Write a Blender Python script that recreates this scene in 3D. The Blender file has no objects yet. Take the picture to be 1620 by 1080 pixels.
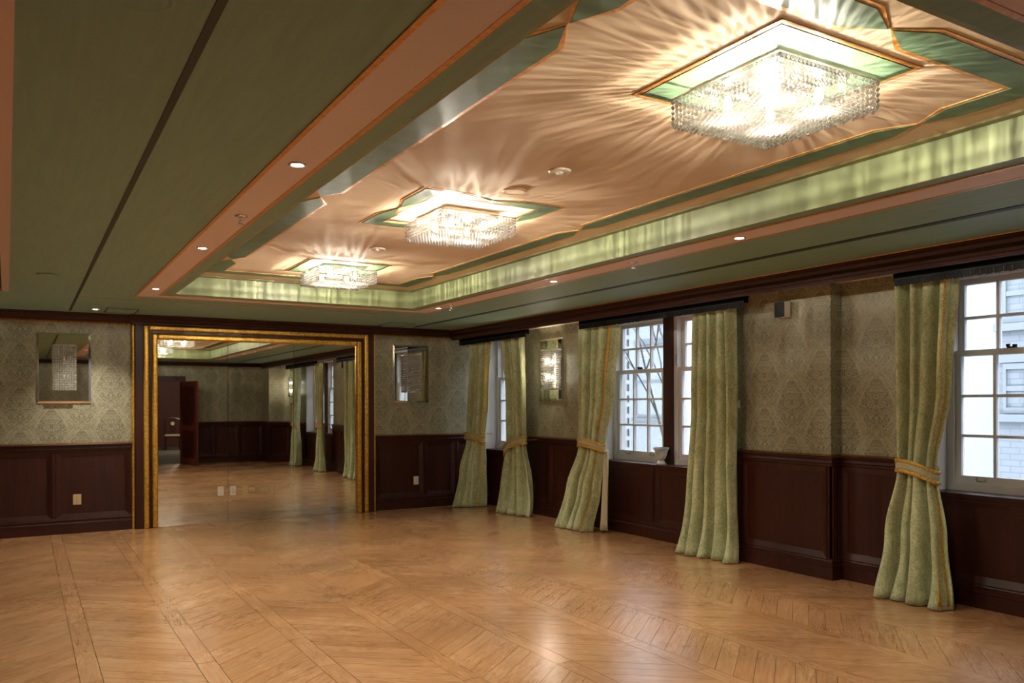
import bpy, math, random
from mathutils import Vector, Matrix, noise as mnoise
R = random.Random(7)
sc = bpy.context.scene
C = sc.collection
PI = math.pi

def lin(h):
    h = h.lstrip('#')
    out = []
    for i in (0, 2, 4):
        c = int(h[i:i+2], 16) / 255.0
        out.append(c / 12.92 if c <= 0.04045 else ((c + 0.055) / 1.055) ** 2.4)
    return (out[0], out[1], out[2], 1.0)

# ------------------------------------------------------------------ camera
YAW = math.radians(30.83)
cam_d = bpy.data.cameras.new('camera')
cam_d.sensor_width = 36.0
cam_d.lens = 1295.5 / 1620 * 36.0
cam_d.shift_y = 98 / 1620
cam_d.clip_start = 0.05
cam_d.clip_end = 200
cam = bpy.data.objects.new('camera', cam_d)
C.objects.link(cam)
cam.matrix_world = (Matrix.Translation((0, 0, 1.5)) @ Matrix.Rotation(-YAW, 4, 'Z')
                    @ Matrix.Rotation(PI / 2, 4, 'X') @ Matrix.Rotation(-math.radians(0.2), 4, 'Z'))
sc.camera = cam
# ------------------------------------------------------------------ world: pale overcast sky
w = bpy.data.worlds.new('overcast_sky')
sc.world = w
w.use_nodes = True
bg = w.node_tree.nodes['Background']
bg.inputs[0].default_value = (0.78, 0.88, 1.0, 1)
bg.inputs[1].default_value = 5.0
# ------------------------------------------------------------------ view
sc.view_settings.view_transform = 'Standard'
sc.view_settings.look = 'None'
sc.view_settings.exposure = 1.22
sc.view_settings.gamma = 1.0
sc.view_settings.use_curve_mapping = False
# light strengths used by the lamp builders below
BULB_W = 12.5
DOWN_W = 60.0
SCONCE_W = 4.5

# ================================================================== mesh helpers
class MB:
    def __init__(s):
        s.v, s.f, s.uv, s.col = [], [], [], []
    def poly(s, pts):
        i = len(s.v); s.v += [tuple(p) for p in pts]; s.f.append(tuple(range(i, i + len(pts))))
    def box(s, x0, x1, y0, y1, z0, z1):
        if x0 > x1: x0, x1 = x1, x0
        if y0 > y1: y0, y1 = y1, y0
        if z0 > z1: z0, z1 = z1, z0
        i = len(s.v)
        s.v += [(x0,y0,z0),(x1,y0,z0),(x1,y1,z0),(x0,y1,z0),(x0,y0,z1),(x1,y0,z1),(x1,y1,z1),(x0,y1,z1)]
        s.f += [tuple(i + k for k in q) for q in ((0,3,2,1),(4,5,6,7),(0,1,5,4),(1,2,6,5),(2,3,7,6),(3,0,4,7))]
        return s
    def prism(s, pts, z0, z1):
        n = len(pts); i = len(s.v)
        s.v += [(p[0], p[1], z0) for p in pts] + [(p[0], p[1], z1) for p in pts]
        s.f.append(tuple(i + k for k in reversed(range(n)))); s.f.append(tuple(i + n + k for k in range(n)))
        for k in range(n):
            j = (k + 1) % n
            s.f.append((i + k, i + j, i + n + j, i + n + k))
        return s
    def loft(s, rings, closed=True, caps=True):
        n = len(rings[0]); i = len(s.v)
        for r in rings: s.v += [tuple(p) for p in r]
        m = n if closed else n - 1
        for a in range(len(rings) - 1):
            for k in range(m):
                j = (k + 1) % n
                s.f.append((i + a*n + k, i + a*n + j, i + (a+1)*n + j, i + (a+1)*n + k))
        if caps and closed:
            s.f.append(tuple(i + k for k in reversed(range(n))))
            b = i + (len(rings) - 1) * n
            s.f.append(tuple(b + k for k in range(n)))
        return s
    def moulding(s, p0, p1, nrm, prof, m0=0, m1=0):
        # prof: (distance out of wall, z); m0/m1 +1 inner mitre, -1 outer mitre
        p0 = Vector(p0); p1 = Vector(p1); n = Vector(nrm); t = (p1 - p0).normalized()
        a = [p0 + n*d + t*(m0*d) + Vector((0,0,z)) for d, z in prof]
        b = [p1 + n*d - t*(m1*d) + Vector((0,0,z)) for d, z in prof]
        return s.loft([a, b])
    def lathe(s, prof, c=(0,0,0), n=24, caps=True):
        rings = [[(c[0] + r*math.cos(2*PI*k/n), c[1] + r*math.sin(2*PI*k/n), c[2] + z) for k in range(n)] for r, z in prof]
        return s.loft(rings, caps=caps)
    def tube(s, pts, rad, n=8):
        pts = [Vector(p) for p in pts]
        rings = []
        for i, p in enumerate(pts):
            d = (pts[min(i+1, len(pts)-1)] - pts[max(i-1, 0)]).normalized()
            u = d.orthogonal().normalized() if i == 0 else (u - d*u.dot(d)).normalized()
            v = d.cross(u)
            r = rad[i] if isinstance(rad, (list, tuple)) else rad
            rings.append([p + (u*math.cos(2*PI*k/n) + v*math.sin(2*PI*k/n))*r for k in range(n)])
        return s.loft(rings)
    def bead(s, c, r, h=None, ax='z'):
        h = h or r
        x, y, z = c; i = len(s.v)
        s.v += [(x+r,y,z),(x,y+r,z),(x-r,y,z),(x,y-r,z),(x,y,z+h),(x,y,z-h)]
        for k in range(4):
            j = (k+1) % 4
            s.f += [(i+k,i+j,i+4),(i+j,i+k,i+5)]
        return s
    def build(s, name, mat, parent=None, smooth=False, kind=None, label=None):
        me = bpy.data.meshes.new(name)
        me.from_pydata(s.v, [], s.f); me.update()
        if s.uv:
            l = me.uv_layers.new(name='UVMap')
            for i, q in enumerate(s.uv): l.data[i].uv = q
        if s.col:
            at = me.attributes.new('tone', 'FLOAT', 'POINT')
            for i, q in enumerate(s.col): at.data[i].value = q
        if smooth:
            for p in me.polygons: p.use_smooth = True
        me.materials.append(mat)
        o = bpy.data.objects.new(name, me)
        C.objects.link(o)
        if parent is not None: o.parent = parent
        if kind: o['kind'] = kind
        if label: o['label'] = label
        return o

def tag(o, label, cat, group=None, kind=None):
    o['label'] = label; o['category'] = cat
    if group: o['group'] = group
    if kind: o['kind'] = kind
    return o
def thing(name, label, cat, loc=(0,0,0), rz=0, group=None, kind=None):
    o = bpy.data.objects.new(name, None); C.objects.link(o)
    o.empty_display_size = 0.1
    o.location = loc; o.rotation_euler = (0, 0, rz)
    return tag(o, label, cat, group, kind)
def copy_tree(o, parent=None):
    c = o.copy(); C.objects.link(c)
    if parent is not None: c.parent = parent
    for ch in list(o.children): copy_tree(ch, c)
    return c

# ================================================================== materials
M = {}
def mat(name, col, rough=0.5, metal=0.0, spec=0.5, coat=0.0, sheen=0.0, build=None):
    m = bpy.data.materials.new(name); m.use_nodes = True
    nt = m.node_tree; b = nt.nodes['Principled BSDF']
    c = lin(col) if isinstance(col, str) else tuple(col) + ((1,) if len(col) == 3 else ())
    b.inputs['Base Color'].default_value = c
    b.inputs['Roughness'].default_value = rough
    b.inputs['Metallic'].default_value = metal
    b.inputs['Specular IOR Level'].default_value = spec
    b.inputs['Coat Weight'].default_value = coat
    b.inputs['Coat Roughness'].default_value = 0.12
    b.inputs['Sheen Weight'].default_value = sheen
    M[name] = m
    if build: build(nt, b, c)
    return m
def nd(nt, typ, **kw):
    n = nt.nodes.new(typ)
    for k, v in kw.items():
        if k.startswith('i_'): n.inputs[k[2:].replace('_', ' ')].default_value = v
        else: setattr(n, k, v)
    return n
def mth(nt, op, a, b=None, c=None):
    n = nt.nodes.new('ShaderNodeMath'); n.operation = op
    for i, q in enumerate((a, b, c)):
        if q is None: continue
        if isinstance(q, (int, float)): n.inputs[i].default_value = q
        else: nt.links.new(q, n.inputs[i])
    return n.outputs[0]
def ramp(nt, fac, stops):
    r = nt.nodes.new('ShaderNodeValToRGB')
    e = r.color_ramp.elements
    while len(e) < len(stops): e.new(0.5)
    for q, (p, c) in zip(e, stops):
        q.position = p; q.color = lin(c) if isinstance(c, str) else c
    nt.links.new(fac, r.inputs[0])
    return r.outputs[0]
def bump(nt, b, h, strength=0.2, dist=0.01):
    n = nd(nt, 'ShaderNodeBump'); n.inputs['Strength'].default_value = strength; n.inputs['Distance'].default_value = dist
    nt.links.new(h, n.inputs['Height']); nt.links.new(n.outputs[0], b.inputs['Normal'])
def objco(nt, scale=(1,1,1)):
    t = nd(nt, 'ShaderNodeTexCoord'); m = nd(nt, 'ShaderNodeMapping'); m.inputs['Scale'].default_value = scale
    nt.links.new(t.outputs['Object'], m.inputs[0]); return m.outputs[0]
def noise(nt, vec, scale, detail=3, rough=0.5, dist=0.0):
    n = nd(nt, 'ShaderNodeTexNoise'); n.inputs['Scale'].default_value = scale; n.inputs['Detail'].default_value = detail
    n.inputs['Roughness'].default_value = rough; n.inputs['Distortion'].default_value = dist
    if vec is not None: nt.links.new(vec, n.inputs['Vector'])
    return n.outputs['Fac']
def mottled(c2, scale, mix=0.5, vecscale=(1,1,1), bmp=0.0, detail=3, lo=0.35, hi=0.65):
    def f(nt, b, c):
        n = noise(nt, objco(nt, vecscale), scale, detail)
        o = ramp(nt, n, [(lo, c), (hi, lin(c2))])
        nt.links.new(o, b.inputs['Base Color'])
        if bmp: bump(nt, b, n, bmp, 0.004)
    return f

def damask(nt, b, c):
    t = nd(nt, 'ShaderNodeTexCoord'); s = nd(nt, 'ShaderNodeSeparateXYZ'); nt.links.new(t.outputs['Object'], s.inputs[0])
    u = mth(nt, 'ADD', s.outputs[0], s.outputs[1]); v = s.outputs[2]
    PW, PH = 0.31, 0.50
    k = mth(nt, 'ROUND', mth(nt, 'DIVIDE', u, PW))
    du = mth(nt, 'ABSOLUTE', mth(nt, 'SUBTRACT', u, mth(nt, 'MULTIPLY', k, PW)))       # 0..PW/2
    par = mth(nt, 'PINGPONG', k, 1.0)
    vv = mth(nt, 'FRACT', mth(nt, 'ADD', mth(nt, 'DIVIDE', v, PH), mth(nt, 'MULTIPLY', par, 0.5)))
    # ogee envelope (narrow at both ends, widest a third of the way up)
    wv = mth(nt, 'MULTIPLY', mth(nt, 'SINE', mth(nt, 'MULTIPLY', mth(nt, 'POWER', vv, 0.75), PI)), 0.165)
    env = mth(nt, 'SUBTRACT', wv, du)
    co = nd(nt, 'ShaderNodeCombineXYZ')
    nt.links.new(du, co.inputs[0]); nt.links.new(mth(nt, 'MULTIPLY', vv, PH), co.inputs[1])
    co.inputs[2].default_value = 3.7
    n1 = noise(nt, co.outputs[0], 24, 2, 0.6, 1.6)
    n2 = noise(nt, co.outputs[0], 60, 1, 0.5, 0.6)
    inside = mth(nt, 'MAXIMUM', mth(nt, 'MINIMUM', mth(nt, 'MULTIPLY', env, 50), 1.0), 0.0)
    def scroll(n, wd):      # thin curling lines where the mirrored noise crosses its mean
        q = mth(nt, 'SUBTRACT', 1.0, mth(nt, 'DIVIDE', mth(nt, 'ABSOLUTE', mth(nt, 'SUBTRACT', n, 0.5)), wd))
        return mth(nt, 'MAXIMUM', q, 0.0)
    n3 = noise(nt, co.outputs[0], 34, 2, 0.5, 1.2)
    ins = mth(nt, 'MAXIMUM', scroll(n1, 0.055), mth(nt, 'MULTIPLY', scroll(n2, 0.10), 0.6))
    outs = mth(nt, 'MAXIMUM', mth(nt, 'MULTIPLY', scroll(n3, 0.10), 0.9), 0.28)
    line = mth(nt, 'MAXIMUM', mth(nt, 'SUBTRACT', 1.0, mth(nt, 'MULTIPLY', mth(nt, 'ABSOLUTE', mth(nt, 'SUBTRACT', env, 0.004)), 110)), 0.0)
    f = mth(nt, 'ADD', mth(nt, 'MULTIPLY', inside, ins), mth(nt, 'MULTIPLY', mth(nt, 'SUBTRACT', 1.0, inside), outs))
    f = mth(nt, 'MAXIMUM', f, line)
    fine = noise(nt, objco(nt, (1, 1, 0.4)), 200, 1)
    f = mth(nt, 'ADD', f, mth(nt, 'MULTIPLY', mth(nt, 'SUBTRACT', fine, 0.5), 0.7))
    o = ramp(nt, f, [(0.05, '#68664f'), (0.85, '#aea78c')])
    nt.links.new(o, b.inputs['Base Color'])
    rr = ramp(nt, f, [(0.0, (0.38,)*3 + (1,)), (1.0, (0.6,)*3 + (1,))])
    nt.links.new(rr, b.inputs['Roughness'])

def mahogany(nt, b, c):
    n = noise(nt, objco(nt, (1, 1, 0.06)), 22, 4, 0.6, 0.2)
    o = ramp(nt, n, [(0.3, c), (0.7, '#40190f')])
    nt.links.new(o, b.inputs['Base Color'])

def gilt(c2):
    def f(nt, b, c):
        n = noise(nt, objco(nt), 38, 4, 0.7)
        nt.links.new(ramp(nt, n, [(0.35, c), (0.62, lin(c2))]), b.inputs['Base Color'])
        nt.links.new(ramp(nt, n, [(0.3, (0.28,)*3+(1,)), (0.7, (0.5,)*3+(1,))]), b.inputs['Roughness'])
        bump(nt, b, n, 0.35, 0.004)
    return f

def parquet(nt, b, c):
    uv = nd(nt, 'ShaderNodeUVMap'); uv.uv_map = 'UVMap'
    at = nd(nt, 'ShaderNodeAttribute'); at.attribute_name = 'tone'
    mp = nd(nt, 'ShaderNodeMapping'); mp.inputs['Scale'].default_value = (2.2, 26, 1)
    nt.links.new(uv.outputs[0], mp.inputs[0])
    n = noise(nt, mp.outputs[0], 2.0, 4, 0.55, 0.35)
    mp2 = nd(nt, 'ShaderNodeMapping'); mp2.inputs['Scale'].default_value = (6, 160, 1)
    nt.links.new(uv.outputs[0], mp2.inputs[0])
    n2 = noise(nt, mp2.outputs[0], 2.0, 2, 0.5)
    f = mth(nt, 'ADD', mth(nt, 'MULTIPLY', n, 0.75), mth(nt, 'MULTIPLY', n2, 0.25))
    f = mth(nt, 'ADD', f, mth(nt, 'MULTIPLY', mth(nt, 'SUBTRACT', at.outputs['Fac'], 0.5), 0.17))
    o = ramp(nt, f, [(0.28, '#9c6a40'), (0.5, '#b98758'), (0.74, '#d0a478')])
    nt.links.new(o, b.inputs['Base Color'])
    big = noise(nt, objco(nt), 1.6, 3)
    rr = mth(nt, 'ADD', mth(nt, 'MULTIPLY', big, 0.16), mth(nt, 'MULTIPLY', n2, 0.10))
    nt.links.new(mth(nt, 'ADD', rr, 0.15), b.inputs['Roughness'])
    b.inputs['Coat Weight'].default_value = 0.85; b.inputs['Coat Roughness'].default_value = 0.22
    bump(nt, b, f, 0.08, 0.002)

def velvet(nt, b, c):
    n = noise(nt, objco(nt), 55, 3, 0.7)
    n2 = noise(nt, objco(nt, (1, 1, 0.5)), 12, 3, 0.6, 1.0)
    f = mth(nt, 'ADD', mth(nt, 'MULTIPLY', n, 0.6), mth(nt, 'MULTIPLY', n2, 0.4))
    nt.links.new(ramp(nt, f, [(0.38, c), (0.60, '#c8caa0')]), b.inputs['Base Color'])
    bump(nt, b, n, 0.5, 0.004)

def brickwork(nt, b, c):
    t = nd(nt, 'ShaderNodeTexCoord'); s = nd(nt, 'ShaderNodeSeparateXYZ'); nt.links.new(t.outputs['Object'], s.inputs[0])
    co = nd(nt, 'ShaderNodeCombineXYZ')
    nt.links.new(mth(nt, 'ADD', s.outputs[0], s.outputs[1]), co.inputs[0]); nt.links.new(s.outputs[2], co.inputs[1])
    k = nd(nt, 'ShaderNodeTexBrick'); k.inputs['Scale'].default_value = 1.0
    k.inputs['Brick Width'].default_value = 0.22; k.inputs['Row Height'].default_value = 0.075
    k.inputs['Mortar Size'].default_value = 0.006
    k.inputs['Color1'].default_value = c; k.inputs['Color2'].default_value = tuple(q*0.88 for q in c[:3]) + (1,)
    k.inputs['Mortar'].default_value = tuple(q*0.7 for q in c[:3]) + (1,)
    nt.links.new(co.outputs[0], k.inputs['Vector'])
    nt.links.new(k.outputs['Color'], b.inputs['Base Color'])

def mirror_nodes(nt, b, c):
    n = noise(nt, objco(nt), 3.0, 6, 0.7, 1.5)
    sp = noise(nt, objco(nt), 70, 2, 0.5)
    sp = mth(nt, 'MULTIPLY', mth(nt, 'MAXIMUM', mth(nt, 'SUBTRACT', sp, 0.70), 0.0), 1.5)
    f = mth(nt, 'ADD', mth(nt, 'MULTIPLY', mth(nt, 'MAXIMUM', mth(nt, 'SUBTRACT', n, 0.55), 0.0), 0.10), sp)
    nt.links.new(mth(nt, 'ADD', f, 0.012), b.inputs['Roughness'])

mat('ceiling_silk', '#87a692', 0.62, build=mottled('#7f9e8a', 6, vecscale=(6, 0.5, 1), bmp=0.03))
mat('ceiling_green', '#4c6147', 0.5, build=mottled('#5a7256', 9))
mat('groove_green', '#232d1c', 0.6)
mat('tray_pink', '#cdb597', 0.8, spec=0.12, build=mottled('#c6ac8e', 3))
mat('band_pink', '#dfc9c0', 0.6)
mat('olive_strip', '#7a7448', 0.5)
mat('copper_leaf', '#c27a2c', 0.36, 0.35, build=gilt('#dda45c'))
mat('tray_silk', '#7f8a62', 0.45, build=mottled('#9aa67a', 5, vecscale=(1, 1, 0.35)))
mat('wallpaper', '#8a876e', 0.5, build=damask)
mat('mahogany', '#2c110b', 0.4, spec=0.35, build=mahogany)
mat('gold', '#b3801f', 0.33, 0.7, build=gilt('#e3b550'))
mat('dark_gold', '#6a4515', 0.45, 0.6, build=gilt('#a87a30'))
mat('parquet', '#b27a42', 0.3, build=parquet)
mat('subfloor', '#2b180c', 0.8)
mat('soffit_cream', '#cdbfa4', 0.5)
mat('mirror', (0.74, 0.75, 0.70), 0.015, 1.0, build=mirror_nodes)
mat('sconce_mirror', (0.80, 0.80, 0.76), 0.02, 1.0)
mat('mirror_bevel', (0.92, 0.92, 0.90), 0.06, 1.0)
mat('chrome', (0.75, 0.73, 0.70), 0.2, 1.0)
mat('black_metal', '#0b0b0d', 0.5, spec=0.25)
mat('white_plastic', '#e6e1d4', 0.4)
mat('beige_plastic', '#c7b184', 0.45)
mat('brown_plastic', '#4d2a1c', 0.4)
mat('slot_dark', '#1a1612', 0.6)
mat('window_paint', '#cfc9c6', 0.35)
mat('velvet_green', '#929d6c', 0.8, sheen=0.5, build=velvet)
mat('curtain_lining', '#cfc4a6', 0.8)
mat('braid_gold', '#b98a2c', 0.5, 0.3, build=mottled('#dcb45a', 90, lo=0.4, hi=0.6, bmp=0.6))
mat('braid_cream', '#c2b58c', 0.7, build=mottled('#9aa08a', 60))
mat('black_velvet', '#060607', 0.9, spec=0.1)
mat('fringe_black', '#0b0c0f', 0.5, spec=0.3)
mat('porcelain', '#d5d0c6', 0.35, build=mottled('#9a9a98', 12))
mat('track_pink', '#dcbcb0', 0.35, 0.2)
mat('white_render', '#787b7e', 0.8)
mat('pale_brick', '#606368', 0.85, build=brickwork)
mat('stone_trim', '#5c5f63', 0.8)
mat('blue_glass', '#2f4668', 0.08, spec=0.9)
mat('bark', '#3a302a', 0.9)
mat('hall_carpet', '#6b675c', 0.95)
mat('hall_panel', '#5a2216', 0.6)
mat('chair_wood', '#3a170d', 0.3)
mat('chair_seat', '#d3c9ac', 0.7)
mat('paving', '#77787a', 0.9)
mat('scuff_white', '#d0c8bc', 0.7)

def glass_mat(name, tint=(0.97, 0.99, 1.0, 1), refl=0.10):
    m = bpy.data.materials.new(name); m.use_nodes = True; nt = m.node_tree
    for n in list(nt.nodes): nt.nodes.remove(n)
    o = nd(nt, 'ShaderNodeOutputMaterial'); t = nd(nt, 'ShaderNodeBsdfTransparent'); g = nd(nt, 'ShaderNodeBsdfGlossy')
    t.inputs[0].default_value = tint; g.inputs['Roughness'].default_value = 0.02
    fr = nd(nt, 'ShaderNodeLayerWeight'); fr.inputs[0].default_value = 0.25
    mx = nd(nt, 'ShaderNodeMixShader')
    nt.links.new(mth(nt, 'MULTIPLY', fr.outputs['Fresnel'], 0.6), mx.inputs[0])
    nt.links.new(t.outputs[0], mx.inputs[1]); nt.links.new(g.outputs[0], mx.inputs[2]); nt.links.new(mx.outputs[0], o.inputs[0])
    M[name] = m
glass_mat('window_glass')
def crystal_mat(name, gl, trn, tp, rough):
    m = bpy.data.materials.new(name); m.use_nodes = True; nt = m.node_tree
    for n in list(nt.nodes): nt.nodes.remove(n)
    o = nd(nt, 'ShaderNodeOutputMaterial'); t = nd(nt, 'ShaderNodeBsdfTransparent'); g = nd(nt, 'ShaderNodeBsdfGlossy')
    tr = nd(nt, 'ShaderNodeBsdfTranslucent'); tr.inputs[0].default_value = (trn, trn*.97, trn*.92, 1)
    g.inputs['Roughness'].default_value = rough; g.inputs['Color'].default_value = (gl, gl, gl*.98, 1)
    t.inputs[0].default_value = (.96, .95, .93, 1)
    a = nd(nt, 'ShaderNodeMixShader'); a.inputs[0].default_value = 0.35
    b2 = nd(nt, 'ShaderNodeMixShader'); b2.inputs[0].default_value = tp
    nt.links.new(g.outputs[0], a.inputs[1]); nt.links.new(tr.outputs[0], a.inputs[2])
    nt.links.new(a.outputs[0], b2.inputs[1]); nt.links.new(t.outputs[0], b2.inputs[2])
    nt.links.new(b2.outputs[0], o.inputs[0]); M[name] = m
crystal_mat('crystal', 0.55, 0.16, 0.45, 0.07)
crystal_mat('crystal_whitened', 0.95, 0.95, 0.12, 0.15)  # unlit sconce beads: brightness put into a whiter, less clear mix
def glow(name, col, strength):
    m = bpy.data.materials.new(name); m.use_nodes = True; nt = m.node_tree
    for n in list(nt.nodes): nt.nodes.remove(n)
    o = nd(nt, 'ShaderNodeOutputMaterial'); e = nd(nt, 'ShaderNodeEmission')
    e.inputs[0].default_value = col; e.inputs[1].default_value = strength
    nt.links.new(e.outputs[0], o.inputs[0]); M[name] = m
glow('bulb_glow', (1, 0.88, 0.70, 1), 40)
glow('lens_glow', (1, 0.86, 0.66, 1), 30)
WARM = (1.0, 0.90, 0.75)

# ================================================================== dimensions
H = 2.58                    # soffit
HT = 2.775                  # tray ceiling
YB = 10.88                  # back wall face
XR = 6.00                   # right wall (window bays) face
XC = 5.46                   # boxed corner / bulkhead face
YN = -0.45                  # wall behind
XL = -2.6                   # left wall
YR = 10.88                  # end of the window wall
RAIL = 1.045                # chair rail top

# ================================================================== FLOOR
fl = MB().box(XL - .1, 6.4, YN - .1, 11.3, -0.10, -0.012).build('floor', M['subfloor'])
tag(fl, 'honey oak parquet floor in slanted columns between straight border boards', 'floor', kind='structure')
PER, SW, X0 = 0.594, 0.11, 0.26
cosy, siny = math.cos(YAW), math.sin(YAW)
def proj(x, y):
    Z = x*siny + y*cosy
    if Z < 0.3: return None
    return (810 + (x*cosy - y*siny)/Z*1295.5, 638 + 1.5/Z*1295.5)
def clip_poly(p, a, b, lo, hi):
    for ax, val, sgn in ((0, a, 1), (0, b, -1), (1, lo, 1), (1, hi, -1)):
        out = []
        for i in range(len(p)):
            q, r = p[i], p[(i+1) % len(p)]
            dq, dr = sgn*(q[ax]-val), sgn*(r[ax]-val)
            if dq >= 0: out.append(q)
            if (dq >= 0) != (dr >= 0):
                t = dq/(dq-dr); out.append((q[0]+(r[0]-q[0])*t, q[1]+(r[1]-q[1])*t))
        p = out
        if len(p) < 3: return None
    return p
def add_plank(mb, pts, ang, tone, jit):
    n = len(pts); i = len(mb.v); zt = R.uniform(-0.0006, 0.0)
    mb.prism(pts, -0.012, zt)
    mb.col += [tone] * (2*n)
    ca, sa = math.cos(ang), math.sin(ang)
    def uvp(k):
        p = mb.v[i+k]; return (p[0]*ca + p[1]*sa + jit, -p[0]*sa + p[1]*ca + jit*3.1)
    for f in mb.f[-(n+2):]:
        mb.uv += [uvp(k - i) for k in f]
FX0, FX1, FY0, FY1 = XL, XR - 0.005, YN, YR
planks, boards = [], []
k0 = int(math.floor((FX0 - X0)/PER)); k1 = int(math.ceil((FX1 - X0)/PER))
PITCH, SL, G = 0.14, 0.83, 0.0016
for k in range(k0, k1 + 1):
    xs = X0 + PER*k
    y = FY0 - R.uniform(0, .8)
    while y < FY1:
        L = R.choice((0.62, 0.8, 0.95, 1.1))
        q = clip_poly([(xs+G, y+G), (xs+SW-G, y+G), (xs+SW-G, y+L-G), (xs+G, y+L-G)], FX0, FX1, FY0, FY1)
        if q: boards.append((q, PI/2))
        y += L
    a, b = xs + SW, xs + PER
    s = 1 if k % 2 else -1
    wdt = b - a
    off = R.uniform(0, PITCH)
    j = int((FY0 - 1)/PITCH)
    while j*PITCH + off < FY1 + 1:
        ya = j*PITCH + off; yb = ya + s*SL*wdt
        q = clip_poly([(a+G, ya+G), (b-G, yb+G), (b-G, yb+PITCH-G), (a+G, ya+PITCH-G)], FX0, FX1, FY0, FY1)
        if q: planks.append((q, math.atan2(s*SL, 1)))
        j += 1
def px_area(item):
    p = [proj(*q) for q in item[0]]
    if any(q is None for q in p): return 0
    cx = sum(q[0] for q in p)/len(p); cy = sum(q[1] for q in p)/len(p)
    if not (-20 < cx < 1640 and cy < 1100): return 0
    return abs(sum(p[i][0]*p[(i+1) % len(p)][1] - p[(i+1) % len(p)][0]*p[i][1] for i in range(len(p))))
planks.sort(key=px_area, reverse=True)
boards.sort(key=px_area, reverse=True)
def tone(): return min(1, max(0, R.gauss(0.5, 0.22)))
for nm, lst, lim in (('plank', planks, 296), ('border_board', boards, 110)):
    rest = MB()
    for i, (q, a) in enumerate(lst):
        if i < lim:
            mb = MB(); add_plank(mb, q, a, tone(), R.uniform(0, 40)); mb.build(nm, M['parquet'], fl)
        else: add_plank(rest, q, a, tone(), R.uniform(0, 40))
    rest.build(nm + 's_beyond', M['parquet'], fl, kind='stuff')

# ================================================================== CEILING
TX0, TX1, TY0, TY1 = 1.28, 3.79, 1.36, 8.55
t_ = 0.02
cb = MB()
cb.box(XL - .1, TX0 - t_, YN - .1, YR + .1, H, H + .14)
cb.box(TX1 + t_, 6.4, YN - .1, YR + .1, H, H + .14)
cb.box(TX0 - t_, TX1 + t_, TY1 + t_, YR + .1, H, H + .14)
cb.box(TX0 - t_, TX1 + t_, YN - .1, TY0 - t_, H, H + .14)
ceil = cb.build('ceiling', M['ceiling_silk'])
tag(ceil, 'sage green silk-papered ceiling around a long pink recessed tray', 'ceiling', kind='structure')
for a in ((TX0 - t_, TX0, TY0 - t_, TY1 + t_), (TX1, TX1 + t_, TY0 - t_, TY1 + t_), (TX0, TX1, TY1, TY1 + t_), (TX0, TX1, TY0 - t_, TY0)):
    MB().box(*a, H, HT + .02).build('tray_side', M['tray_silk'], ceil, label='green silk upright side of the tray')
MB().box(TX0, TX1, TY0, TY1, HT, HT + .03).build('tray_top', M['tray_pink'], ceil, label='champagne pink tray ceiling')
def strip(name, m, x0, x1, y0, y1, z, th): return MB().box(x0, x1, y0, y1, z - th, z + .0005).build(name, M[m], ceil)
strip('groove', 'groove_green', 0.447, 0.473, 0.1, 10.60, H, .004)
strip('groove', 'groove_green', 4.70, 4.765, 0.1, 10.58, H, .004)
strip('copper_line', 'copper_leaf', 0.50, 4.42, 9.22, 9.235, H, .003)
def ring(name, m, a, b, z, th):     # a outer rect, b inner rect (x0,x1,y0,y1); four mitred boards
    o = [(a[0],a[2]),(a[1],a[2]),(a[1],a[3]),(a[0],a[3])]; i_ = [(b[0],b[2]),(b[1],b[2]),(b[1],b[3]),(b[0],b[3])]
    for k in range(4):
        j = (k+1) % 4
        MB().prism([o[k], o[j], i_[j], i_[k]], z - th, z + .0005).build(name, M[m], ceil)
def inset(a, d): return (a[0]+d, a[1]-d, a[2]+d, a[3]-d)
OUT = (0.950, 4.135, 1.03, 8.885); INN = (1.168, 3.89, 1.25, 8.69)
ring('pink_band', 'band_pink', inset(OUT, .022), inset(INN, -.022), H, .004)
ring('copper_edge', 'copper_leaf', OUT, inset(OUT, .022), H, .006)
ring('copper_edge', 'copper_leaf', inset(INN, -.022), INN, H, .006)
TR = (TX0, TX1, TY0, TY1)
ring('olive_edge', 'olive_strip', TR, inset(TR, .05), HT, .012)
# strapwork: green panels pinched to points, edged with copper leaf
def hexa(c, a, b, h, tp, along):
    p = [(c, a), (c+h, a+tp), (c+h, b-tp), (c, b), (c-h, b-tp), (c-h, a+tp)]
    return p if along == 'y' else [(q[1], q[0]) for q in p][::-1]
def ell(xc, yc, xt, yt, h, tp):
    # corner piece: arm along x from corner (xc,yc) to tip (xt,yc), arm along y to tip (xc,yt)
    sx = 1 if xt > xc else -1; sy = 1 if yt > yc else -1
    p = [(xt, yc), (xt - sx*tp, yc - sy*h), (xc - sx*h, yc - sy*h), (xc - sx*h, yt - sy*tp), (xc, yt),
         (xc + sx*h, yt - sy*tp), (xc + sx*h, yc + sy*h), (xt - sx*tp, yc + sy*h)]
    return p if sx*sy < 0 else p[::-1]
def strap(make, z):
    MB().prism(make(.024, .035), z - .003 - R.uniform(0, .0006), z + .0005).build('leaf_ribbon', M['copper_leaf'], ceil)
    MB().prism(make(0, 0), z - .006, z + .0005).build('green_panel', M['ceiling_green'], ceil)
XA, XB, YA, YZ, HH = 1.573, 3.516, 1.737, 8.165, 0.072
CR = (2.26, 4.92, 7.42); XM = 2.545
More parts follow.
